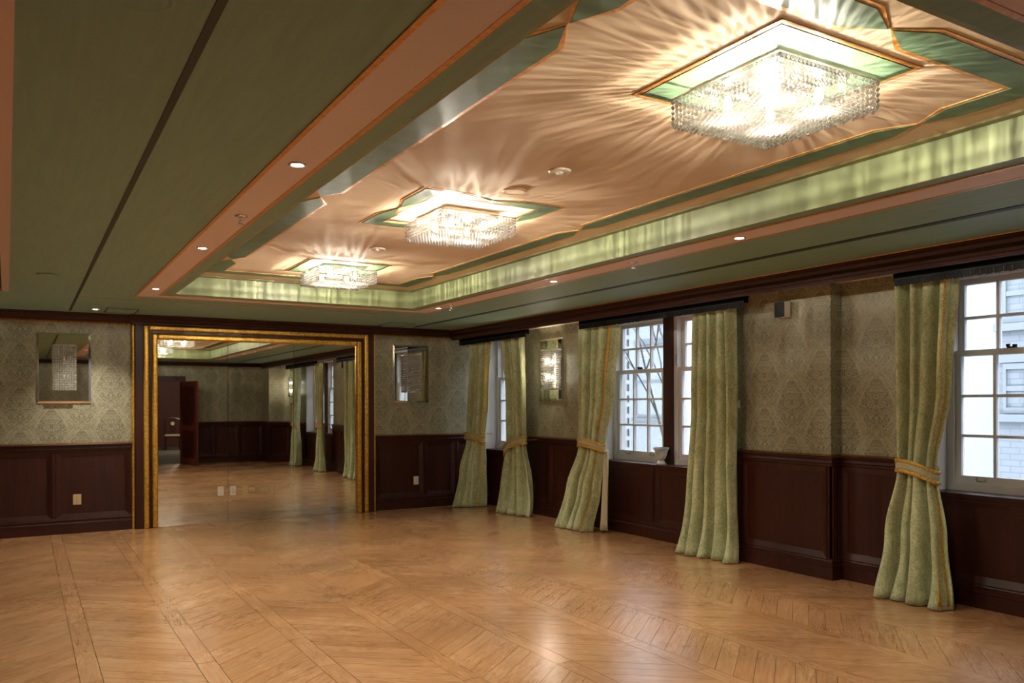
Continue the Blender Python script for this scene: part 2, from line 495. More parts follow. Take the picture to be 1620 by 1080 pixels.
for xc in (XA, XB):
    for a, b in ((CR[0], CR[1]), (CR[1], CR[2])):
        strap(lambda e, f, xc=xc, a=a, b=b: hexa(xc, a - f*.3 + .012, b + f*.3 - .012, HH + e*.9, .16, 'y'), HT)
    for yc, yt in ((YA, CR[0]), (YZ, CR[2])):
        sg = 1 if yt > yc else -1; sx = 1 if XM > xc else -1
        strap(lambda e, f, xc=xc, yc=yc, yt=yt, sg=sg, sx=sx: ell(xc, yc, XM + sx*(f*.3 - .012), yt + sg*(f*.3 - .012), HH + e*.9, .16), HT)
FIX = [(2.555, 2.26), (2.53, 4.94), (2.53, 7.42)]
for i, (cx, cy) in enumerate(FIX):
    if i == 1:
        for sx in (-1, 1):
            for sy in (-1, 1):
                strap(lambda e, f, sx=sx, sy=sy: ell(cx + sx*.43, cy + sy*.475, cx + sx*(.012 - f*.3), cy + sy*(.012 - f*.3), .055 + e*.8, .2), HT)
    else:
        q = .365
        strap(lambda e, f: [(cx-q-e, cy-q-e), (cx+q+e, cy-q-e), (cx+q+e, cy+q+e), (cx-q-e, cy+q+e)], HT)

# ================================================================== WALLS
def wall(name, m, label, parts):
    b = MB()
    for p in parts: b.box(*p)
    o = b.build(name, M[m]); return tag(o, label, 'wall', kind='structure')
wall_back = wall('wall_back', 'wallpaper', 'end wall with grey green damask paper above dark panelling', [
    (XL - .1, 6.4, YB, YB + .1, -.1, H)])
W1 = (9.98, 10.86); W2 = (5.90, 7.98); W3 = (1.70, 3.77)
SILL, WTOP = 0.82, 2.50
XO = 6.36
seg = []
edges = [YN - .1, W3[0], W3[1], W2[0], W2[1], W1[0], W1[1], YR]
for i in range(0, len(edges) - 1):
    a, b_ = edges[i], edges[i+1]
    if i % 2 == 0: seg.append((XR, XO, a, b_, -.1, H))
    else: seg += [(XR, XO, a, b_, -.1, SILL - .03), (XR, XO, a, b_, WTOP, H)]
PIL = (4.57, 5.56); XP = 5.87
seg.append((XP, XR, PIL[0], PIL[1], -.1, H))
seg.append((XC, XR, YN - .1, 0.25, -.1, H))
wall_right = wall('wall_right', 'wallpaper', 'window wall with green damask paper and a projecting pier', seg)
wall_left = wall('wall_left', 'wallpaper', 'plain damask papered side wall facing the windows', [(XL - .1, XL, YN - .1, YR, -.1, H)])
DX0, DX1, DH = 2.45, 3.42, 2.10
wall_near = wall('wall_near', 'wallpaper', 'damask papered wall with an open doorway, seen in the mirror', [
    (XL, DX0, YN - .1, YN, -.1, H), (DX1, XC, YN - .1, YN, -.1, H), (DX0, DX1, YN - .1, YN, DH, H)])
# bulkhead over the window bays
bh = MB().box(XC, XC + .03, 0.25, YB, 2.44, H)
bo = bh.build('trim_1', M['mahogany']); tag(bo, 'dark fascia board above the curtained window bays', 'trim', kind='structure')
so = MB().box(XC + .03, XR, 0.25, YR, 2.515, H).build('trim_2', M['soffit_cream']); tag(so, 'cream soffit strip tucked above the window bays', 'trim', kind='structure')

# --- wainscot: pieces in a local frame (t along wall, n out of wall)
def fr(o, t, n):
    o = Vector(o); t = Vector(t); n = Vector(n)
    return lambda a, d, z: tuple(o + t*a + n*d + Vector((0, 0, z)))
def lbox(f, a0, a1, d0, d1, z0, z1):
    mb = MB(); i = 0
    P = [f(a, d, z) for z in (z0, z1) for a, d in ((a0, d0), (a1, d0), (a1, d1), (a0, d1))]
    mb.v = P
    mb.f = [(0,3,2,1),(4,5,6,7),(0,1,5,4),(1,2,6,5),(2,3,7,6),(3,0,4,7)]
    return mb
def panel(f, a0, a1, z0, z1, parent, bev=.055):
    mb = MB()
    o = [(a0, z0), (a1, z0), (a1, z1), (a0, z1)]
    q = [(a0+bev, z0+bev), (a1-bev, z0+bev), (a1-bev, z1-bev), (a0+bev, z1-bev)]
    q2 = [(a0+bev+.008, z0+bev+.008), (a1-bev-.008, z0+bev+.008), (a1-bev-.008, z1-bev-.008), (a0+bev+.008, z1-bev-.008)]
    rings = [[f(a, .001, z) for a, z in o], [f(a, .034, z) for a, z in o], [f(a, .014, z) for a, z in q], [f(a, .007, z) for a, z in q], [f(a, .006, z) for a, z in q2]]
    mb.loft(rings)
    mb.build('wainscot_panel', M['mahogany'], parent)
RAILP = [(0, RAIL - .085), (.030, RAIL - .085), (.034, RAIL - .066), (.046, RAIL - .056), (.040, RAIL - .040), (.040, RAIL - .028), (.056, RAIL - .018), (.056, RAIL - .008), (.048, RAIL), (0, RAIL)]
def dado(parent, p0, p1, n, cuts, top=RAIL, m0=0, m1=0, rail=True, gold=True, stile=.02):
    p0 = Vector(p0); p1 = Vector(p1); L = (p1 - p0).length; t = (p1 - p0)/L
    f = fr(p0, t, n)
    zt = top - .085 if rail else top
    lbox(f, 0, L, 0, .010, .02, zt).build('dado_backing', M['mahogany'], parent)
    ed = [0] + list(cuts) + [L]
    for a, b_ in zip(ed, ed[1:]):
        panel(f, a + stile, b_ - stile, .175, zt - .004, parent)
    for c_ in ed:
        a = max(0, c_ - stile); b_ = min(L, c_ + stile)
        lbox(f, a, b_, 0, .026, .16, zt).build('stile', M['mahogany'], parent)
    if rail:
        MB().moulding(p0, p1, n, RAILP, m0, m1).build('chair_rail', M['mahogany'], parent)
        if gold:
            MB().moulding(p0, p1, n, [(0, RAIL), (.012, RAIL), (.012, RAIL + .010), (.006, RAIL + .014), (0, RAIL + .014)], m0, m1).build('gilt_bead', M['dark_gold'], parent)
BASEP = [(0, 0), (.040, 0), (.040, .105), (.046, .112), (.046, .122), (.034, .130), (.034, .150), (.040, .157), (.036, .168), (.022, .178), (0, .178)]
bb_back = thing('baseboard_back', 'dark mahogany moulded baseboard along the end wall', 'baseboard', kind='structure')
bb_right = thing('baseboard_right', 'dark mahogany moulded baseboard along the window wall', 'baseboard', kind='structure')
bb_near = thing('baseboard_near', 'dark mahogany baseboard on the wall reflected in the mirror', 'baseboard', kind='structure')
def base(parent, p0, p1, n, m0=0, m1=0):
    MB().moulding(p0, p1, n, BASEP, m0, m1).build('board', M['mahogany'], parent)
FXL, FXR = 1.125, 4.240        # outer edges of the mirror surround
B_ = (0, -1, 0); L_ = (-1, 0, 0)
dado(wall_back, (XL, YB, 0), (FXL, YB, 0), B_, [0.55, 1.35, 2.12, 2.905])
dado(wall_back, (FXR, YB, 0), (XR, YB, 0), B_, [0.75, 1.26], m1=1)
base(bb_back, (XL, YB, 0), (FXL, YB, 0), B_); base(bb_back, (FXR, YB, 0), (XR, YB, 0), B_, 0, 1)
# window wall
def bay(y0, y1, cuts, top=RAIL, rail=True, m0=0, m1=0, x=XR):
    # runs from far (large y) to near so that cuts are measured from the far end
    dado(wall_right, (x, y1, 0), (x, y0, 0), L_, cuts, top, m0, m1, rail)
    base(bb_right, (x, y1, 0), (x, y0, 0), L_, m0, m1)
bay(W1[0], W1[1], [], SILL - .03, False)
bay(W2[1], W1[0], [0.92])
bay(W2[0], W2[1], [1.04], SILL - .03, False)
bay(PIL[1], W2[0], [], m1=1)
bay(PIL[0], PIL[1], [], m0=-1, m1=-1, x=XP)
dado(wall_right, (XP, PIL[0], 0), (XR, PIL[0], 0), (0, -1, 0), [], m0=-1, m1=1); base(bb_right, (XP, PIL[0], 0), (XR, PIL[0], 0), (0, -1, 0), -1, 1)
dado(wall_right, (XR, PIL[1], 0), (XP, PIL[1], 0), (0, 1, 0), [], m0=1, m1=-1); base(bb_right, (XR, PIL[1], 0), (XP, PIL[1], 0), (0, 1, 0), 1, -1)
bay(W3[1], PIL[0], [], m0=1)
bay(W3[0], W3[1], [1.03], SILL - .03, False)
bay(0.25, W3[0], [0.7], m1=1)
dado(wall_near, (XC, YN, 0), (DX1 + .12, YN, 0), (0, 1, 0), [0.62, 1.24]); base(bb_near, (XC, YN, 0), (DX1 + .12, YN, 0), (0, 1, 0))
dado(wall_near, (DX0 - .12, YN, 0), (XL, YN, 0), (0, 1, 0), [1, 2, 3, 4]); base(bb_near, (DX0 - .12, YN, 0), (XL, YN, 0), (0, 1, 0))
dado(wall_right, (XC, 0.25, 0), (XC, YN, 0), L_, [], m1=1); base(bb_right, (XC, 0.25, 0), (XC, YN, 0), L_, -1, 1)
dado(wall_right, (XR, 0.25, 0), (XC, 0.25, 0), (0, 1, 0), [], m0=1); base(bb_right, (XR, 0.25, 0), (XC, 0.25, 0), (0, 1, 0), 1, -1)

# --- crown mouldings
def crownp(z0, pr, z1=H):
    h = z1 - z0
    return [(0, z0), (.012, z0), (.016, z0 + h*.12), (.03, z0 + h*.20), (.034, z0 + h*.34), (pr*.55, z0 + h*.55), (pr*.82, z0 + h*.72), (pr*.86, z0 + h*.86), (pr, z0 + h*.9), (pr, z1), (0, z1)]
t3 = thing('trim_3', 'dark mahogany crown moulding with gilt line on the end wall', 'trim', kind='structure')
CP = crownp(2.485, .10)
MB().moulding((XL, YB, 0), (FXL, YB, 0), B_, CP).build('crown', M['mahogany'], t3)
MB().moulding((FXR, YB, 0), (XC, YB, 0), B_, CP, 0, 1).build('crown', M['mahogany'], t3)
CG = [(0, 2.462), (.012, 2.462), (.016, 2.474), (.012, 2.4855), (0, 2.4855)]
MB().moulding((XL, YB, 0), (FXL, YB, 0), B_, CG).build('gilt_line', M['dark_gold'], t3)
MB().moulding((FXR, YB, 0), (XC, YB, 0), B_, CG).build('gilt_line', M['dark_gold'], t3)
t4 = thing('trim_4', 'dark mahogany crown moulding running above the windows', 'trim', kind='structure')
CR2 = crownp(2.445, .055)
MB().moulding((XC, YB, 0), (XC, YN, 0), L_, CR2, .6, 1).build('crown', M['mahogany'], t4)
MB().moulding((XC - .04, YB, 0), (XC - .04, YN, 0), L_, [(0, H - .006), (.020, H - .006), (.024, H - .002), (.024, H), (0, H)], 0, 1).build('gilt_line', M['copper_leaf'], t4)
t5 = thing('trim_5', 'dark crown moulding above the doorway reflected in the mirror', 'trim', kind='structure')
MB().moulding((XC, YN, 0), (XL, YN, 0), (0, 1, 0), CP, .6, 0).build('crown', M['mahogany'], t5)

# ================================================================== MIRRORED OPENING WITH GILDED SURROUND
YM = 10.835
gf = thing('gilded_door_frame', 'carved gold and mahogany frame around the floor-length mirror', 'door frame', (2.68, YB, 0))
def gpart(name, m, x0, x1, y0, y1, z0, z1, bevel=0.0):
    o = MB().box(x0 - 2.68, x1 - 2.68, y0 - YB, y1 - YB, z0, z1).build(name, M[m], gf)
    if bevel:
        bm = o.modifiers.new('b', 'BEVEL'); bm.width = bevel; bm.segments = 3
    return o
ZT = 2.30   # top of mirror
for s, xa in ((1, FXL), (-1, FXR)):
    X = lambda d: xa + s*d
    gpart('gilt_bead', 'gold', X(0), X(.034), 10.83, YB, 0, 2.475, .012)
    gpart('jamb', 'mahogany', X(.034), X(.125), 10.80, YB, 0, 2.475, .004)
    gpart('gold_moulding', 'gold', X(.125), X(.185), 10.765, YB, 0, ZT + .165, .018)
    gpart('inner_band', 'mahogany', X(.185), X(.222), 10.79, YB, 0, ZT + .11, .004)
    gpart('gold_moulding', 'gold', X(.222), X(.285), 10.78, YB, 0, ZT + .065, .018)
gpart('gold_moulding', 'gold', FXL + .185, FXR - .185, 10.7655, YB, ZT + .105, ZT + .165, .018)
gpart('inner_band', 'mahogany', FXL + .222, FXR - .222, 10.79, YB, ZT + .065, ZT + .105, .004)
gpart('gold_moulding', 'gold', FXL + .285, FXR - .285, 10.7805, YB, ZT, ZT + .065, .018)
gpart('lintel', 'mahogany', FXL, FXR, 10.80, YB, 2.475, H - .02)
cr = MB().moulding((FXL - .03 - 2.68, 10.80 - YB, 0), (FXR + .03 - 2.68, 10.80 - YB, 0), B_, crownp(2.49, .10))
cr.build('crown', M['mahogany'], gf)
MX = [FXL + .285, 2.243, 3.086, FXR - .285]
ml = ['floor-length mirror panel reflecting the open door and carrying a white socket', 'floor-length mirror panel carrying one white and three beige plates', 'plain narrow floor-length mirror panel reflecting green curtains']
for i in range(3):
    o = MB().box(0, MX[i+1] - MX[i] - .004, 0, .012, 0, ZT - .004).build('mirror_panel', M['mirror'])
    o.location = (MX[i] + .002, YM, .002)
    tag(o, ml[i], 'mirror')
def plate(name, m, label, cat, o, t, n, w=.072, h=.116, slots=True, group=None):
    f = fr(o, t, n)
    rt = thing(name, label, cat, o, group=group)
    g = fr((0, 0, 0), t, n)
    pl = lbox(g, -w/2, w/2, 0, .006, -h/2, h/2).build('cover_plate', M[m], rt)
    bm = pl.modifiers.new('b', 'BEVEL'); bm.width = .002; bm.segments = 2
    if slots:
        for dz in (-.024, .024):
            lbox(g, -.016, .016, .005, .008, dz - .013, dz + .013).build('socket_face', M[m], rt)
            for da in (-.006, .006): lbox(g, da - .0015, da + .0015, .0075, .0085, dz - .004, dz + .006).build('slot', M['slot_dark'], rt)
        lbox(g, -.003, .003, .0055, .0075, -.003, .003).build('screw', M['chrome'], rt)
    else:
        for dz in (-.04, .04): lbox(g, -.003, .003, .0055, .0072, dz - .003, dz + .003).build('screw', M['chrome'], rt)
    return rt
tx = (1, 0, 0)
plate('wall_outlet', 'white_plastic', 'white socket on the mirror panel that shows the open door', 'outlet', (2.151, YM, .40), tx, B_)
plate('wall_outlet', 'white_plastic', 'white socket on the mirror panel next to three beige plates', 'outlet', (2.300, YM, .398), tx, B_)
for x, q in ((2.456, 'beige blank plate on the mirror, right next to the white socket'), (2.617, 'beige blank plate on the mirror, between two others like it'), (2.775, 'beige blank plate on the mirror, last of the row from the white sockets')):
    plate('blank_plate', 'beige_plastic', q, 'cover plate', (x, YM, .395), tx, B_, slots=False, group='beige plates on the mirror')
plate('wall_outlet', 'beige_plastic', 'cream plate on the dark panel under the unlit sconce beside the mirror', 'outlet', (0.540, YB - .007, .392), tx, B_, .085, .122)
plate('wall_outlet', 'white_plastic', 'white plate on the dark corner panel below the sconce beside the far curtains', 'outlet', (4.870, YB - .007, .394), tx, B_, .08, .12)
plate('wall_outlet', 'brown_plastic', 'brown plate on the dark panel below the lit sconce', 'outlet', (XR - .007, 9.46, .375), (0, -1, 0), L_, .075, .118)

# ================================================================== SCONCES
def sconce(label, o, t, n, lit, group=None):
    rt = thing('wall_sconce', label, 'wall light', o, group=group)
    g = fr((0, 0, 0), t, n)
    W, Hh = .278, .41
    mb = MB(); bv = .024
    oo = [(-W, -Hh), (W, -Hh), (W, Hh), (-W, Hh)]; ii = [(a*(W-bv)/W, z*(Hh-bv)/Hh) for a, z in oo]
    mb.loft([[g(a, 0, z) for a, z in oo], [g(a, .010, z) for a, z in oo]], caps=True)
    mb.build('mirror_edge', M['chrome'], rt)
    mb = MB(); mb.loft([[g(a, .0102, z) for a, z in oo], [g(a, .020, z) for a, z in ii]], caps=False)
    mb.build('bevel', M['mirror_bevel'], rt)
    mb = MB(); mb.poly([g(a, .020, z) for a, z in ii]); mb.build('mirror_plate', M['sconce_mirror'], rt)
    # crystal shade
    w2, h2, dp = .115, .262, .105
    for z in (-h2, h2):
        lbox(g, -w2 - .004, w2 + .004, dp - .004, dp + .004, z - .005, z + .005).build('shade_bar', M['chrome'], rt)
        for s in (-1, 1): lbox(g, s*w2 - .004, s*w2 + .004, .02, dp - .004, z - .005, z + .005).build('shade_arm', M['chrome'], rt)
    cb_ = MB(); nx, nz, ny = 10, 19, 4
    for j in range(nz):
        z = -h2 + .018 + j*(2*h2 - .036)/(nz - 1)
        for i in range(nx):
            a = -w2 + .008 + i*(2*w2 - .016)/(nx - 1)
            cb_.bead(g(a, dp, z), .0134, .0150)
        for i in range(ny):
            d = .03 + i*(dp - .04)/(ny - 1)
            for s in (-1, 1): cb_.bead(g(s*w2, d, z), .0134, .0150)
    cb_.build('crystal_beads', M['crystal'] if lit else M['crystal_whitened'], rt, kind='stuff')
    for z in (-.10, .10):
        c = g(0, .05, z)
        sk = MB().tube([g(0, .02, z - .05), g(0, .05, z - .05), g(0, .05, z - .02)], .006).build('lamp_arm', M['chrome'], rt)
        bl = MB().lathe([(.001, -.022), (.012, -.016), (.016, 0), (.011, .018), (.001, .032)], c, 12)
        bl.build('bulb', M['bulb_glow'] if lit else M['white_plastic'], rt, smooth=True)
        if lit:
            ld = bpy.data.lights.new('sconce_lamp', 'POINT'); ld.energy = SCONCE_W; ld.color = WARM; ld.shadow_soft_size = .02
            lo = bpy.data.objects.new('lamp', ld); C.objects.link(lo); lo.parent = rt
            q = g(0, .075, z); lo.location = q
    return rt
sconce('unlit crystal sconce with mirror back plate on the wall above the cream socket', (.41, YB, 1.93), tx, B_, False)
sconce('unlit crystal sconce with mirror back plate in the corner by the far curtains', (4.795, YB, 1.93), tx, B_, False)
sconce('brightly lit crystal sconce on the wallpaper between two tied curtains', (XR, 9.02, 1.945), (0, -1, 0), L_, True)
sconce('unseen lit crystal sconce added on the end wall to brighten the far ceiling', (-1.25, YB, 1.93), tx, B_, True)  # added lamp out of view, there to lift the far ceiling
sconce('lit crystal sconce on the window wall, seen only in the mirror', (XR, 0.62, 1.945), (0, -1, 0), L_, True)

# ================================================================== CHANDELIERS
def faceted_lamp(ld):
    # the crystal facets break each bulb's light into narrow fans: vary the lamp's own output with direction
    ld.use_nodes = True; nt = ld.node_tree
    e = [n for n in nt.nodes if n.type == 'EMISSION'][0]
    t = nd(nt, 'ShaderNodeTexCoord'); sp = nd(nt, 'ShaderNodeSeparateXYZ'); nt.links.new(t.outputs['Normal'], sp.inputs[0])
    az = mth(nt, 'ARCTAN2', sp.outputs[1], sp.outputs[0])
    cv = nd(nt, 'ShaderNodeCombineXYZ')
    nt.links.new(mth(nt, 'MULTIPLY', mth(nt, 'COSINE', az), 12.0), cv.inputs[0]); nt.links.new(mth(nt, 'MULTIPLY', mth(nt, 'SINE', az), 12.0), cv.inputs[1])
    nt.links.new(mth(nt, 'MULTIPLY', sp.outputs[2], 1.2), cv.inputs[2])
    n = noise(nt, cv.outputs[0], 2.4, 3, 0.6)
    n = mth(nt, 'MAXIMUM', mth(nt, 'MULTIPLY', mth(nt, 'SUBTRACT', n, 0.34), 6.0), 0.12)
    nt.links.new(n, e.inputs['Strength'])
def chandelier_beads():
    cb_ = MB(); hs = .27; n = 26; st = 2*hs/(n-1)
    for i in range(n):
        for j in range(n):
            cb_.bead((-hs + i*st + (st*.25 if j % 2 else -st*.25), -hs + j*st, -.155 + R.uniform(-.001, .001)), .0102, .0085)
    for r in range(5):
        z = -.054 - r*.0215
        for i in range(n):
            a = -hs + i*st
            for s in (-1, 1):
                cb_.bead((a, s*(hs + .004), z), .0098, .0112); cb_.bead((s*(hs + .004), a, z), .0098, .0112)
    return cb_
proto_beads = None
clab = ['square crystal bead ceiling light over the green square panel at the curtained pier end', 'square crystal bead ceiling light inside the pinched green star frame, middle of three',
        'square crystal bead ceiling light closest to the gold framed mirror']
for i, (cx, cy) in enumerate(FIX):
    rt = thing('crystal_chandelier', clab[i], 'ceiling light', (cx - (.02 if i == 0 else 0), cy - .02, HT - .006))
    MB().box(-.20, .20, -.20, .20, -.022, 0).build('mounting_plate', M['chrome'], rt)
    fb = MB()
    for z in (-.042,):
        fb.box(-.278, .278, -.278, -.270, z - .003, z + .003); fb.box(-.278, .278, .270, .278, z - .003, z + .003)
        fb.box(-.278, -.270, -.270, .270, z - .003, z + .003); fb.box(.270, .278, -.270, .270, z - .003, z + .003)
    for s in (-.19, .19):
        fb.box(-.27, .27, s - .004, s + .004, -.042, -.036)
        for q in (-.19, .19): fb.tube([(s, q, -.02), (s, q, -.038)], .004, 6)
    fb.build('frame', M['chrome'], rt)
    if proto_beads is None:
        ob = chandelier_beads().build('crystal_beads', M['crystal'], rt, kind='stuff'); proto_beads = ob
    else:
        ob = proto_beads.copy(); C.objects.link(ob); ob.parent = rt
    for sx in (-.12, .12):
        for sy in (-.12, .12):
            MB().lathe([(.001, -.075), (.014, -.07), (.020, -.058), (.014, -.04), (.010, -.022)], (sx, sy, -.03), 12).build('bulb', M['bulb_glow'], rt, smooth=True)
            ld = bpy.data.lights.new('bulb_lamp', 'POINT'); ld.energy = BULB_W; ld.color = WARM; ld.shadow_soft_size = .006
            faceted_lamp(ld)
            lo = bpy.data.objects.new('lamp', ld); C.objects.link(lo); lo.parent = rt; lo.location = (sx, sy, -.112); lo.rotation_euler = (0, 0, R.uniform(0, 6))

# ================================================================== CEILING FITTINGS
def downlight(x, y, label, on=1.0, group=None):
    rt = thing('recessed_downlight', label, 'downlight', (x, y, H - .004), group=group)
    MB().lathe([(.026, .003), (.040, .003), (.042, -.002), (.039, -.006), (.028, -.004), (.026, .003)], n=24, caps=False).build('trim_ring', M['white_plastic'], rt, smooth=True)
    MB().lathe([(.001, -.002), (.026, -.002), (.026, .003), (.001, .003)], n=20).build('lens', M['lens_glow'], rt)
    ld = bpy.data.lights.new('downlight_lamp', 'SPOT'); ld.energy = DOWN_W*on; ld.color = (1, .93, .82); ld.spot_size = 1.7; ld.spot_blend = .8; ld.shadow_soft_size = .03
    lo = bpy.data.objects.new('lamp', ld); C.objects.link(lo); lo.parent = rt; lo.location = (0, 0, -.012)
for y, q in ((3.65, 'brightest of three'), (5.92, 'middle of three'), (8.22, 'at the band corner')):
    downlight(1.06, y, 'small downlight in the pink band beside the wide dark ceiling, ' + q)
for y, q in ((8.35, 'beside the sprinkler at the corner'), (6.01, 'between two sprinklers'), (3.83, 'close to the wall pier')):
    downlight(4.02, y, 'small downlight in the window side pink band, ' + q, .8)
downlight(0.70, 10.30, 'small round downlight in front of the unlit sconce, next to a ceiling hatch', 1.0)
def sprinkler(x, y, label):
    rt = thing('sprinkler_head', label, 'sprinkler', (x, y, H - .004))
    MB().lathe([(.001, .003), (.034, .003), (.036, -.004), (.014, -.010), (.001, -.010)], n=20).build('escutcheon', M['chrome'], rt, smooth=True)
    MB().tube([(0, 0, -.01), (0, 0, -.03)], .006).build('body', M['chrome'], rt)
    MB().tube([(.012, 0, -.01), (.014, 0, -.025), (0, 0, -.042)], .002, 6).build('yoke', M['chrome'], rt)
    MB().tube([(-.012, 0, -.01), (-.014, 0, -.025), (0, 0, -.042)], .002, 6).build('yoke', M['chrome'], rt)
    MB().lathe([(.001, -.042), (.018, -.042), (.018, -.045), (.001, -.045)], n=12).build('deflector', M['chrome'], rt)
sprinkler(1.07, 4.80, 'small metal sprinkler between two downlights in the pink band by the dark ceiling')
sprinkler(4.01, 4.90, 'small metal sprinkler in the window side pink band, alone between downlights')
sprinkler(4.04, 8.08, 'small metal sprinkler beside the corner downlight on the window side')
def disc(name, x, y, z, r, label, cat, m='tray_pink'):
    rt = thing(name, label, cat, (x, y, z))
    MB().lathe([(.001, 0), (r, 0), (r, -.006), (r*.9, -.012), (r*.8, -.008), (.001, -.008)], n=32).build('ring', M['white_plastic' if name == 'smoke_detector' else m], rt, smooth=True)
    if name == 'smoke_detector': MB().lathe([(.001, -.008), (.022, -.008), (.018, -.018), (.001, -.02)], n=20).build('sensor', M['white_plastic'], rt, smooth=True)
    else: MB().lathe([(.001, -.0082), (r*.78, -.0082), (r*.78, -.0095), (.001, -.0095)], n=28).build('grille', M[m], rt)
disc('smoke_detector', 2.53, 3.72, HT, .062, 'round pale detector with sensor on the pink tray', 'detector')
disc('ceiling_speaker', 2.53, 4.20, HT, .075, 'round pink ceiling disc just beyond the detector', 'speaker')
disc('smoke_detector', 2.50, 6.34, HT, .065, 'round pale disc between the two lights close to the mirror', 'detector')
disc('ceiling_speaker', .175, 7.78, H, .085, 'flat round speaker in the sage ceiling closest to the unlit sconce', 'speaker', 'ceiling_silk')
disc('ceiling_speaker', .27, 2.35, H, .085, 'flat round speaker in the dark ceiling beside the partition track', 'speaker', 'ceiling_silk')
def hatch(x0, x1, y0, y1, label):
    rt = thing('ceiling_vent', label, 'vent', ((x0+x1)/2, (y0+y1)/2, H))
    w_, d_ = (x1-x0)/2, (y1-y0)/2
    MB().box(-w_, w_, -d_, d_, -.006, 0).build('panel', M['ceiling_silk'], rt)
    for a in ((-w_, w_, -d_, -d_ + .014), (-w_, w_, d_ - .014, d_), (-w_, -w_ + .014, -d_, d_), (w_ - .014, w_, -d_, d_)):
        MB().box(*a, -.012, -.006).build('frame', M['chrome'], rt)
    MB().box(-w_ + .014, w_ - .014, -d_ + .014, -d_ + .026, -.008, -.006).build('slot', M['slot_dark'], rt)
hatch(.80, 1.13, 10.10, 10.55, 'flat rectangular ceiling hatch beside the downlight over the unlit sconce')
hatch(4.16, 4.52, 10.10, 10.55, 'flat rectangular ceiling hatch near the corner sconce')
# partition track at the left
pt = thing('partition_track', 'long pinkish metal double track fixed under the dark ceiling', 'track', (-.155, 8.85, H), math.radians(.85))
for a, b_ in ((-.012, .045), (-.075, -.035), (-.125, -.10)):
    o = MB().box(a, b_, -9.1, 0, -.030, 0).build('rail', M['track_pink'], pt)
MB().box(-.125, .045, -9.1, 0, -.003, 0).build('channel', M['slot_dark'], pt)
MB().box(-.125, .045, 0, .01, -.032, 0).build('end_cap', M['track_pink'], pt)

# ================================================================== WINDOWS
XS = 6.20          # room-side face of the sash frames
def window_unit(idx, y0, y1, label):
    rt = thing('window_%d' % idx, label, 'window', (XS, (y0 + y1)/2, SILL), kind='structure')
    hw = (y1 - y0)/2; ht = WTOP - SILL
    def B(name, m, par, x0, x1, a0, a1, z0, z1): return MB().box(x0, x1, a0, a1, z0, z1).build(name, M[m], par)
    fr_ = .055
    for s in (-1, 1): B('jamb', 'window_paint', rt, -.01, .14, s*hw, s*(hw - fr_), 0, ht)
    B('head', 'window_paint', rt, -.01, .14, -hw + fr_, hw - fr_, ht - .055, ht)
    B('bottom_rail', 'window_paint', rt, -.01, .14, -hw + fr_, hw - fr_, 0, .055)
    for s in (-1, 1): B('sash_track', 'black_metal', rt, -.012, -.008, s*(hw - fr_ + .012), s*(hw - fr_ + .020), 1.09, 1.22)
    def sash(name, x, z0, z1, rows):
        w0 = hw - fr_ - .002
        mb = MB(); st = .045
        mb.box(x, x + .04, -w0, -w0 + st, z0, z1).box(x, x + .04, w0 - st, w0, z0, z1)
        mb.box(x, x + .04, -w0 + st, w0 - st, z0, z0 + (.06 if name == 'lower_sash' else .04)).box(x, x + .04, -w0 + st, w0 - st, z1 - .045, z1)
        so_ = mb.build(name, M['window_paint'], rt)
        a0, a1 = -w0 + st, w0 - st; b0, b1 = z0 + (.06 if name == 'lower_sash' else .04), z1 - .045
        for k in range(1, 3):
            a = a0 + (a1 - a0)*k/3
            B('muntin', 'window_paint', so_, x + .002, x + .038, a - .011, a + .011, b0, b1)
        for k in range(1, rows):
            b_ = b0 + (b1 - b0)*k/rows
            B('muntin', 'window_paint', so_, x + .004, x + .036, a0, a1, b_ - .011, b_ + .011)
        for i in range(3):
            for j in range(rows):
                B('pane', 'window_glass', so_, x + .018, x + .022, a0 + (a1-a0)*i/3 + .011*(i > 0), a0 + (a1-a0)*(i+1)/3 - .011*(i < 2), b0 + (b1-b0)*j/rows + .011*(j > 0), b0 + (b1-b0)*(j+1)/rows - .011*(j < rows-1))
        return so_
    lo = sash('lower_sash', .012, .055, 1.075, 3)
    up = sash('upper_sash', .060, 1.030, ht - .055, 2)
    lk = MB().box(-.0, .03, -.03, .03, 1.075, 1.085).box(.0, .02, -.035, -.01, 1.085, 1.10).box(.0, .02, .015, .035, 1.085, 1.105)
    lk.build('sash_lock', M['black_metal'], rt)
    for s in (-1, 1):
        q = MB().box(-.0, .012, s*.22 - .035, s*.22 + .035, .075, .083).box(-.006, .012, s*.22 - .035, s*.22 - .029, .083, .105).box(-.006, .012, s*.22 + .029, s*.22 + .035, .083, .105)
        q.build('sash_lift', M['chrome'], rt)
    return rt
window_unit(1, W1[0] + .02, W1[1] - .02, 'narrow visible sash window deep in the corner behind two tied curtains')
ym = (6.87, 6.99)
window_unit(2, ym[1], W2[1] - .02, 'white sash window beside the dark mullion on the tied curtain side, urn before it')
window_unit(3, W2[0] + .02, ym[0], 'white sash window mostly hidden by the straight hanging curtain')
ym3 = (2.67, 2.79)
window_unit(4, ym3[1], W3[1] - .02, 'white sash window beside the pier facing a pale brick building')
window_unit(5, W3[0] + .02, ym3[0], 'white sash window past the mullion beyond the pier side window')
